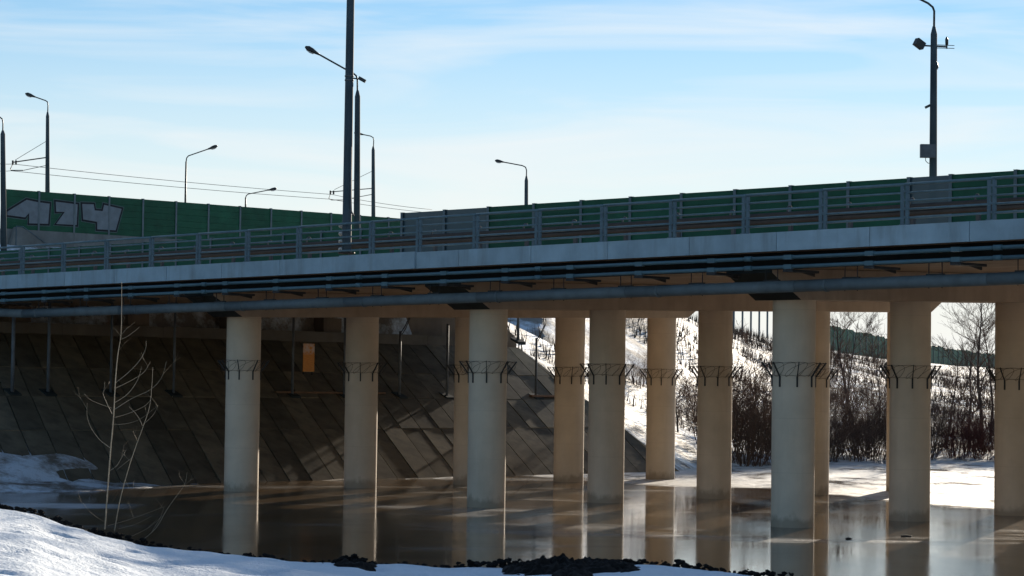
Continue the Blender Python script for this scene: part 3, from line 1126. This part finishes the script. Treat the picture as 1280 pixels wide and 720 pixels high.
YP1 = XYZ(-2.55, 27.6, 0).y
YP2 = XYZ(-37.5, 27.6, 0).y
r, base = lamp_post('lamp_post', (1165.3, 1167.5), YP1, 8.0, 33, [(1167.8, 14), (1166, 9), (1160, 4), (1150, -1), (1138, -5)], None, 'tall lamp post with floodlight, cameras and grey box above the right bridge deck', 0.175, 0.135)
P = lambda x, y, Y=YP1: at(x, y, Y) - base
mb = MB(); mb.bar(P(1155, 57), P(1184, 58.5), 0.06, 0.06); mb.bar(P(1183.5, 61), P(1183.5, 50), 0.05, 0.05); mb.bar(P(1171, 56), P(1193, 57), 0.025, 0.025); mb.bar(P(1171, 60), P(1193, 60.5), 0.025, 0.025)
mb.build('cross_arm', M['lampmetal'], r)
mb = MB(); c = P(1149, 55)
mb.bar(c + Vector((-0.16, -0.1, 0.10)), c + Vector((0.16, 0.05, -0.10)), 0.26, 0.3)
fl = mb.build('floodlight', M['lampmetal'], r)
mb = MB(); c = P(1183.5, 52); mb.tube([c - Vector((0, 0, .16)), c + Vector((0, 0, .1)), c + Vector((0, 0, .2))], [0.06, 0.07, 0.02], 8)
mb.build('sensor', M['lampmetal'], r)
mb = MB(); c = P(1170.3, 84); mb.tube([c + Vector((0, 0, .22)), c, c - Vector((0, 0, .1))], [0.04, 0.10, 0.05], 8)
mb.build('dome_camera', M['lampmetal'], r)
mb = MB(); mb.bar(P(1166, 131.5), P(1160.5, 132.5), 0.03, 0.03); mb.bar(P(1162.5, 131.6), P(1156.5, 134.6), 0.1, 0.1)
mb.build('security_camera', M['lampmetal'], r)
mb = MB(); c = P(1158.5, 189.5)
mb.box(c.x - 0.30, c.x + 0.30, c.y - 0.35, c.y - 0.10, c.z - 0.27, c.z + 0.27)
mb.build('equipment_box', M['steelpost'], r)
mb = MB(); mb.tube([P(1157, 197), P(1157, 201), P(1160, 204), P(1163, 204)], 0.015, 5)
mb.build('cable', M['iron'], r)

lamp_post('lamp_post', (445, 447), YP2, 8.0, 113, [(446.7, 100), (445.5, 95), (441, 91), (431, 86), (397, 67)], None, 'dark lamp post right behind the tallest mast, its arm reaching left', 0.18, 0.14)

r, base = lamp_post('lamp_post', (466, 466.5), 203, 13.0, 183, [(467.2, 176), (466.5, 172), (463, 170), (453, 168)], None, 'thin lamp post with wire bracket just right of the tallest mast', 0.20, 0.14)
mb = MB(); mb.bar(at(465, 235.5, 203) - base, at(412, 240, 203) - base, 0.07, 0.07); mb.tube([at(465, 214, 203) - base, at(418, 237, 203) - base], 0.02, 5)
mb.tube([at(414, 240, 203) - base, at(411, 248, 203) - base, at(414, 250, 203) - base], 0.035, 5)
mb.bar(at(414, 250, 203) - base, at(428, 250, 203) - base, 0.07, 0.06); mb.tube([at(428, 250, 203) - base, at(465, 243, 203) - base], 0.03, 5)
mb.build('wire_bracket', M['lampmetal'], r)
mb = MB()
for q in (413, 417): mb.tube([at(q, 240, 203) - base + Vector((0, 0, .12)), at(q, 240, 203) - base - Vector((0, 0, .2))], 0.07, 6)
mb.build('insulator', M['iron'], r)

r, base = lamp_post('lamp_post', (57.5, 59.5), 178, 13.0, 140, [(60, 132), (59.5, 127.5), (57, 125.7), (43, 120.8)], None, 'lamp post with trolley wire bracket rising behind the graffiti barrier', 0.21, 0.13)
mb = MB(); mb.bar(at(57, 197, 178) - base, at(15, 203, 178) - base, 0.08, 0.08); mb.tube([at(57, 177, 178) - base, at(19, 200, 178) - base], 0.02, 5)
mb.tube([at(17, 203, 178) - base, at(13, 211, 178) - base, at(14, 213, 178) - base], 0.035, 5)
mb.bar(at(14, 213, 178) - base, at(29, 213, 178) - base, 0.08, 0.07); mb.tube([at(29, 213, 178) - base, at(57, 207, 178) - base], 0.025, 5)
mb.build('wire_bracket', M['lampmetal'], r)
mb = MB()
for q in (16, 20): mb.tube([at(q, 202.5, 178) - base + Vector((0, 0, .12)), at(q, 202.5, 178) - base - Vector((0, 0, .2))], 0.07, 6)
mb.build('insulator', M['iron'], r)

lamp_post('lamp_post', (3, 3.5), 158, 12.0, 163, [(3.7, 154), (3, 149), (0, 146.5), (-12, 142)], None, 'lamp post cut by the left edge in front of the graffiti barrier', 0.21, 0.16)
lamp_post('lamp_post', (657.3, 658), 185, 8.0, 220, [(658.2, 213), (657, 209), (653, 207), (629, 202.5)], None, 'small distant lamp post left of centre above the green barrier, arm to the left', 0.19, 0.14, 0.9)


def thin_lamp(path, Y, zb, label):
    pts = [at(a, b, Y) for a, b in path]
    base = Vector((pts[0].x, Y, zb))
    r = empty('lamp_post', base)
    tag(r, label, 'lamp post', 'lamp posts along the roads')
    mb = MB(); mb.tube([Vector((0, 0, 0))] + [p - base for p in pts[:2]], [0.11, 0.09, 0.07], 8)
    mb.build('pole', M['lampmetal'], r)
    mb = MB(); mb.tube([p - base for p in pts[1:]], 0.05, 7)
    mb.build('bracket_arm', M['lampmetal'], r)
    lamp_head(r, pts[-1] - base, pts[-1] - pts[-2], 1.1)


thin_lamp([(231.7, 252), (232.6, 202), (233.3, 197.5), (235.5, 194.8), (261, 186)], 205, 13.0, 'slim metal lamp post behind the green barrier, its arm reaching right')
thin_lamp([(307, 258), (307, 247), (308, 244.3), (310.5, 242.5), (336, 237.5)], 235, 13.0, 'low distant slim lamp post just showing above the barrier')

# tallest mast on the bridge edge
mast = empty('tall_mast', XYZ(-3.98, -2.45, 7.9))
tag(mast, 'tallest thick dark mast on the near bridge edge, cut by the top of the frame', 'mast')
mb = MB(); mb.tube([(0, 0, 0), (0, 0, 0.02), (0, 0, 14)], [0.155, 0.15, 0.108], 12)
mb.build('pole', M['pole'], mast)
mb = MB(); mb.tube([(0, 0, 0), (0, 0, 0.05)], 0.27, 12)
mb.build('base_plate', M['iron'], mast)
for zz in (5.65, 5.52):
    mb = MB(); mb.tube([(0, 0, zz), (0, 0, zz + 0.04)], 0.15, 12)
    mb.build('clamp_band', M['steelpost'], mast)
mb = MB(); mb.bar((0.12, -0.05, 5.6), (0.30, -0.05, 5.58), 0.04, 0.04); mb.bar((0.30, -0.05, 5.62), (0.52, -0.05, 5.50), 0.14, 0.10)
mb.build('floodlight', M['lampmetal'], mast)
mb = MB(); mb.tube([(0.10, -0.12, 3.4), (0.11, -0.13, 1.9), (0.14, -0.13, 1.35), (0.22, -0.10, 1.2)], 0.03, 6)
mb.build('cable_conduit', M['steelpost'], mast)
cc = empty('cable_coil', XYZ(-4.25, -2.35, 7.9))
tag(cc, 'pale coil of cable wound on a short rod beside the tallest mast', 'cable coil')
mb = MB(); mb.tube([(0, 0, 0), (0, 0, 1.1)], 0.05, 8); mb.build('rod', M['steelpost'], cc)
mb = MB()
for zz in (0.15, 0.4, 0.65, 0.9):
    mb.tube([(0.13 * cos(t), 0.13 * sin(t), zz + 0.03 * sin(2 * t)) for t in [2 * pi * k / 14 for k in range(15)]], 0.04, 6, caps=False)
mb.build('winding', M['lampglass'], cc)

# trolley wires
def wire(pts, label):
    P = []
    for (a, b, Y), (c, d, Y2) in zip(pts, pts[1:]):
        p, q = at(a, b, Y), at(c, d, Y2)
        n = 8
        for k in range(n):
            t = k / n
            w = p.lerp(q, t); w.z -= 0.5 * t * (1 - t)
            P.append(w)
    P.append(q)
    mb = MB(); mb.tube([v - P[0] for v in P], 0.019, 4)
    tag(mb.build('overhead_wire', M['iron'], None, P[0]), label, 'wire', 'trolley wires')


wire([(-30, 199, 174), (16, 205, 178), (414, 243, 203), (540, 262, 213)], 'upper trolley wire above the green barrier')
wire([(-30, 209, 173), (14, 213.5, 178), (413, 249, 203), (560, 268, 215)], 'lower trolley wire above the green barrier')
for q, y in ((136.5, 220), (142.5, 219.7), (300.5, 235.2), (305.5, 235.6)):
    pass


# ------------------------------------------------------------------ plants
def tree_geo(mb, rnd, p, d, L, r, depth, spread=0.5, gravity=0.05, n=4, kids=(3, 5), shrink=0.62, segs=4, minr=0.006):
    pts, rr = [Vector(p)], [r]
    d = Vector(d).normalized()
    q = Vector(p)
    for k in range(segs):
        d = (d + Vector((rnd.uniform(-1, 1), rnd.uniform(-1, 1), rnd.uniform(-1, 1))) * 0.13 + Vector((0, 0, gravity))).normalized()
        q = q + d * (L / segs)
        pts.append(q.copy()); rr.append(max(minr * 0.6, r * (1 - 0.75 * (k + 1) / segs)))
    mb.tube(pts, rr, n if depth > 1 else 3, caps=False)
    if depth <= 0: return
    for k in range(rnd.randint(*kids)):
        t = rnd.uniform(0.25, 1.0) * segs
        i = min(int(t), segs - 1)
        b = pts[i].lerp(pts[i + 1], t - i)
        ax = Vector((rnd.uniform(-1, 1), rnd.uniform(-1, 1), rnd.uniform(-0.3, 0.6))).normalized()
        nd = (d * (1 - spread) + ax * spread).normalized()
        tree_geo(mb, rnd, b, nd, L * shrink * rnd.uniform(0.7, 1.1), max(minr, rr[i] * 0.6), depth - 1, spread, gravity, n, kids, shrink, max(2, segs - 1), minr)


def shrub_mesh(seed, mat):
    rnd = random.Random(seed)
    mb = MB()
    for k in range(38):
        a = rnd.uniform(0, 2 * pi); rad = 0.9 * sqrt(rnd.random())
        lean = rnd.uniform(0.05, 0.55)
        d = Vector((cos(a) * lean, sin(a) * lean, 1))
        tree_geo(mb, rnd, (cos(a) * rad, sin(a) * rad, -0.1), d, rnd.uniform(2.0, 3.6), rnd.uniform(0.014, 0.026), 2, 0.5, 0.06, 3, (4, 6), 0.5, 4, 0.008)
    return mb.mesh('bare_shrub', mat)


SHR = [shrub_mesh(20 + k, M['twig']) for k in range(4)]
SHR_R = shrub_mesh(31, M['twig_red'])
spots = []
rnd = random.Random(5)
X = 11.2
while X < 34:
    foot = interp(X, FAR_FOOT)
    for row in range(3):
        spots.append((X + rnd.uniform(-0.5, 0.5), foot + 0.6 + row * 2.4 + rnd.uniform(-0.6, 0.6), rnd.uniform(0.42, 1.15) * (1.0 if X > 12 else 0.72 + 0.03 * X)))
    X += 1.25 + rnd.uniform(0, 0.6)
spots += [(8.2, 128.0, 0.5), (9.6, 131.0, 0.62), (10.9, 129.0, 0.55), (7.0, 134.0, 0.45)]
for k, (X, Y, s) in enumerate(spots):
    red = 24.5 < X < 26.5 and Y < 137
    o = put('bare_shrub', SHR_R if red else SHR[k % 4], None, (X, Y, h_ground(X, Y) - 0.05), (0, 0, rnd.uniform(0, 6.28)), (s * 1.1, s * 1.1, s))
    if red: tag(o, 'reddish bare shrub at the far bank in the right gap between piers', 'shrub', 'reddish shrubs on the far bank')
    else: tag(o, 'dark leafless shrub in the thicket along the far bank', 'shrub', 'leafless shrubs along the far bank')


def bare_tree(X, Y, Hh, lean, seed, label, r=0.1, kids=(4, 7)):
    rnd = random.Random(seed)
    z = h_ground(X, Y) - 0.1
    root = empty('bare_tree', (X, Y, z))
    tag(root, label, 'tree', 'leafless trees on the far bank')
    pts = [Vector((0, 0, 0))]
    d = Vector((lean, 0, 1)).normalized()
    seg = 7
    rr = [r]
    for k in range(seg):
        d = (d + Vector((rnd.uniform(-.15, .15), rnd.uniform(-.15, .15), 0.12))).normalized()
        pts.append(pts[-1] + d * Hh / seg); rr.append(r * (1 - 0.85 * (k + 1) / seg))
    mb = MB(); mb.tube(pts, rr, 7, caps=False)
    mb.build('trunk', M['bark_dark'], root)
    mb = MB()
    for k in range(22):
        t = rnd.uniform(0.25, 0.98) * seg; i = min(int(t), seg - 1)
        b = pts[i].lerp(pts[i + 1], t - i)
        a = rnd.uniform(0, 6.28)
        tree_geo(mb, rnd, b, (cos(a), sin(a), rnd.uniform(0.5, 1.3)), Hh * rnd.uniform(0.16, 0.32), max(0.014, rr[i] * 0.45), 2, 0.45, 0.05, 3, kids, 0.55, 4, 0.009)
    mb.build('crown', M['twig'], root)


def tree_at(px, Y, *a, **k):
    p = at(px, 480, Y)
    bare_tree(p.x, Y, *a, **k)


tree_at(1076, 139, 7.6, -0.28, 1, 'leaning leafless tree between the two middle right piers', r=0.13)
tree_at(1055, 143, 7.2, 0.02, 2, 'straight leafless tree beside the leaning one on the far bank', r=0.09)
tree_at(1100, 150, 5.8, 0.1, 3, 'small leafless tree half hidden behind a right pier on the far bank', r=0.07)
tree_at(1228, 141, 9.0, 0.03, 4, 'tallest leafless tree in the right gap between piers', r=0.14)
tree_at(1212, 147, 8.0, -0.05, 5, 'second leafless tree in the right gap, left of the tallest', r=0.10)
tree_at(1238, 152, 8.5, 0.0, 6, 'leafless tree at the right rim of the right gap', r=0.11)
tree_at(935, 137, 5.2, 0.25, 7, 'slanting leafless sapling on the far bank left of the large right pier', r=0.06)
tree_at(848, 124, 5.0, 0.05, 8, 'slim leafless sapling on the sunlit hill right of the paved slope', r=0.05)
tree_at(1178, 144, 6.0, 0.45, 9, 'low leafless tree leaning right in the right gap between piers', r=0.08)

# dry weeds on the sunlit hill
mb = MB()
rnd = random.Random(11)
cnt = 0
while cnt < 30000:
    X = rnd.uniform(-12, 62); Y = rnd.uniform(106, 265)
    if nz(X, Y, 0.16, 21) < -0.12 + 0.25 * rnd.random(): continue
    u, v = UV(X, Y)
    if v < slab_edge(u) + 0.4 or Y < interp(X, FAR_FOOT) + 0.5: continue
    z = h_ground(X, Y)
    if z < 0.2: continue
    a = rnd.uniform(0, pi); hgt = rnd.uniform(0.2, 1.1); w = rnd.uniform(0.015, 0.05)
    lx, ly = rnd.uniform(-.25, .25) * hgt, rnd.uniform(-.25, .25) * hgt
    mb.face([(X - w * cos(a), Y - w * sin(a), z - .05), (X + w * cos(a), Y + w * sin(a), z - .05), (X + lx, Y + ly, z + hgt)])
    cnt += 1
tag(mb.build('dry_weeds', M['weed']), 'dry brown weed stalks poking through the snow of the far hill', 'weeds', kind='stuff')

# sapling and bent stems on the near bank
YS = 36.6


def stems(name, paths, label, cat, mat, Y=YS, lean=0.0):
    b = at(paths[0][0][0][0], paths[0][0][0][1], Y)
    root = empty(name, b)
    tag(root, label, cat)
    for k, (pth, r0, r1) in enumerate(paths):
        pts = [at(a, c, Y + 0.25 * sin(k * 2.1) * i / max(1, len(pth) - 1) * (1 if k else 0)) - b for i, (a, c) in enumerate(pth)]
        # soften the polyline
        sm = []
        for i in range(len(pts) - 1):
            p0, p1, p2, p3 = pts[max(i - 1, 0)], pts[i], pts[i + 1], pts[min(i + 2, len(pts) - 1)]
            for t in (0, 0.25, 0.5, 0.75):
                sm.append(0.5 * ((2 * p1) + (p2 - p0) * t + (2 * p0 - 5 * p1 + 4 * p2 - p3) * t * t + (3 * p1 - p0 - 3 * p2 + p3) * t ** 3))
        sm.append(pts[-1])
        n = len(sm)
        rt = random.Random(k * 7 + int(pth[0][0]))
        tw = MB()
        for q in range(3 if k == 0 else (k + 1) % 2 + 0):
            i = rt.randint(n // 3, n - 2)
            d0 = (sm[i + 1] - sm[i]).normalized()
            sd = Vector((rt.choice((-1, 1)) * rt.uniform(0.3, 0.9), rt.uniform(-0.6, 0.6), rt.uniform(0.1, 0.6)))
            tree_geo(tw, rt, sm[i], d0 * 0.6 + sd, rt.uniform(0.12, 0.34), 0.0018, 1, 0.4, 0.05, 3, (0, 2), 0.6, 3, 0.0014)
        mb = MB(); mb.tube(sm, [0.44 * lerp(r0, r1, i / (n - 1)) for i in range(n)], 6, caps=False)
        br = mb.build('trunk' if k == 0 else 'branch', mat, root)
        if tw.f: tw.build('twigs', mat, br)['kind'] = 'stuff'
    return root


stems('sapling', [
    ([(131, 662), (134, 620), (138, 565), (142, 520), (144, 480), (147, 445), (151, 420), (152, 390), (152, 352)], 0.026, 0.007),
    ([(145, 478), (160, 466), (175, 450), (182, 436), (182.5, 426)], 0.010, 0.005),
    ([(145, 485), (165, 475), (180, 465), (188, 452)], 0.009, 0.004),
    ([(144, 503), (160, 492), (172, 475), (177, 458)], 0.011, 0.004),
    ([(143, 512), (165, 498), (188, 487), (202, 472), (208, 452)], 0.010, 0.004),
    ([(143, 522), (160, 517), (180, 508), (188, 500)], 0.008, 0.004),
    ([(140, 517), (134, 505), (129, 493), (130, 488), (131, 477)], 0.010, 0.004),
    ([(140, 510), (125, 505), (112, 499), (105, 492)], 0.007, 0.003),
    ([(138, 560), (125, 550), (114, 535), (109, 520), (109, 504)], 0.011, 0.004),
    ([(139, 530), (155, 530), (175, 524), (197, 507)], 0.007, 0.003),
    ([(138, 588), (146, 582), (152, 572), (158, 562)], 0.009, 0.004),
    ([(152, 424), (160, 420), (172, 411), (174, 408)], 0.007, 0.003),
    ([(152, 418), (158, 411), (161, 408)], 0.005, 0.003)],
    'slender pale leafless sapling standing alone on the left snowy bank', 'sapling', M['bark'])
stems('sapling', [
    ([(143, 664), (150, 625), (158, 595), (165, 572), (172, 552), (180, 530), (187, 508), (190, 480), (191, 459)], 0.018, 0.006),
    ([(178, 532), (172, 520), (165, 512), (161, 508)], 0.008, 0.004),
    ([(182, 528), (192, 518), (198, 506)], 0.006, 0.003),
    ([(165, 572), (155, 580), (145, 588)], 0.006, 0.003),
    ([(156, 600), (164, 612), (172, 605)], 0.005, 0.002)],
    'thinner second sapling leaning right beside the taller one', 'sapling', M['bark'], YS + 0.4)
stems('dry_stem', [
    ([(177, 676), (195, 660), (208, 638), (222, 618), (231, 605), (234, 590)], 0.009, 0.003),
    ([(190, 664), (200, 648), (205, 634)], 0.006, 0.003),
    ([(163, 671), (185, 660), (203, 645)], 0.005, 0.002)],
    'thin bent dry stem curving right over the ice by the snowy bank', 'dry stem', M['bark'], YS + 0.2)
stems('dry_stem', [
    ([(135, 657), (160, 650), (188, 640), (206, 633)], 0.006, 0.002),
    ([(148, 661), (170, 655), (190, 645)], 0.005, 0.002),
    ([(130, 652), (115, 642), (103, 628)], 0.005, 0.002)],
    'low bundle of thin dry stems at the foot of the saplings', 'dry stem', M['bark'], YS + 0.1)

# ------------------------------------------------------------------ dark soil along the edge of the bank
def clod(mb, rnd, c, r, flat=0.7):
    # lumpy low-poly stone of soil
    n, mrows = 7, 4
    i0 = len(mb.v)
    ph = rnd.uniform(0, 6.28)
    for j in range(mrows + 1):
        th = pi * j / mrows
        for i in range(n):
            a = 2 * pi * i / n + ph + 0.4 * j
            q = r * rnd.uniform(0.6, 1.35)
            mb.v.append((c[0] + q * sin(th) * cos(a) * 1.2, c[1] + q * sin(th) * sin(a), c[2] + q * cos(th) * flat))
    for j in range(mrows):
        for i in range(n):
            i2 = (i + 1) % n
            mb.f.append((i0 + j * n + i, i0 + (j + 1) * n + i, i0 + (j + 1) * n + i2, i0 + j * n + i2)); mb.s.append(False)


rnd = random.Random(3)
mb = MB()
CL_TOP = [(0, 0.05), (90, 0.08), (180, 0.10), (230, 0.05), (300, 0.03), (330, 0.07), (380, 0.03), (425, 0.06), (445, 0.15), (462, 0.08), (480, 0.03), (545, 0.03), (590, 0.09), (640, 0.12), (800, 0.06), (860, 0.11), (905, 0.05), (918, 0.01), (940, 0.10), (1000, 0.12), (1030, 0.04), (1100, 0.03), (1300, 0.05)]
for k in range(5200):
    pxx = rnd.uniform(-40, 1300)
    X = (pxx - 640) / FPX * 36
    amt = interp(pxx, CL_TOP)
    yc = crest_y(X)
    Y = yc + rnd.uniform(-0.12, 0.9)
    if Y < yc and amt < 0.05: continue
    z = h_near(X, Y)
    r = rnd.uniform(0.012, 0.034) + amt * 0.25 * rnd.random() ** 2
    clod(mb, rnd, (X, Y, z + amt * rnd.random() * (1.0 if Y > yc - 0.1 else 0.3)), r)
tag(mb.build('soil_clods', M['soil']), 'dark frozen soil clods along the edge of the snowy near bank', 'soil', kind='stuff')


def mound(px0, px1, hgt, y0, y1, seed, label):
    rnd = random.Random(seed)
    xa, xb = (px0 - 640) / FPX * 36, (px1 - 640) / FPX * 36
    nx, ny = 90, 50
    v = []
    for j in range(ny):
        for i in range(nx):
            a, b = i / (nx - 1), j / (ny - 1)
            X = lerp(xa, xb, a); Y = lerp(y0, y1, b)
            e = (sin(pi * a) ** 0.45) * (sin(pi * b) ** 0.6)
            h = h_near(X, Y) - 0.05 + hgt * e * (0.75 + 0.35 * nz(X, Y, 2.6, seed) + 0.45 * nz(X, Y, 7.0, seed + 3) + 0.3 * nz(X, Y, 15.0, seed + 5))
            v.append((X + 0.03 * nz(X, Y, 9, 1), Y, h))
    f = [(j * nx + i, j * nx + i + 1, (j + 1) * nx + i + 1, (j + 1) * nx + i) for j in range(ny - 1) for i in range(nx - 1)]
    m = bpy.data.meshes.new('soil_mound'); m.from_pydata(v, [], f); m.materials.append(M['soil'])
    tag(put('soil_mound', m), label, 'soil mound')


mound(630, 805, 0.24, 34.9, 37.0, 5, 'largest dark soil mound at the bottom edge, right of centre')
mound(690, 742, 0.14, 33.0, 36.0, 8, 'dark soil strip crossing the snow below the largest mound')
mound(422, 478, 0.15, 35.2, 36.8, 9, 'small pointed dark soil mound on the bank edge left of centre')

# bits of frozen-in driftwood on the ice
def driftwood(px, py, L, label, seed):
    rnd = random.Random(seed)
    p = at(px, py, 60.0)
    t = -EYE / (p.z - EYE)
    c = Vector((p.x * t, 60.0 * t, 0.0))
    mb = MB()
    pts = [Vector(((k / 5 - 0.5) * L, 0.05 * rnd.uniform(-1, 1), 0.012 + 0.012 * rnd.random())) for k in range(6)]
    mb.tube(pts, [0.012, 0.03, 0.034, 0.028, 0.02, 0.008], 7)
    tag(mb.build('driftwood', M['bark_dark'], None, c, (0, 0, rnd.uniform(-0.5, 0.5))), label, 'driftwood')


driftwood(1133, 671, 0.34, 'small dark stick frozen into the ice before the second large right pier', 1)
driftwood(1061, 674, 0.16, 'tiny dark stick on the bright ice between the two right piers', 2)
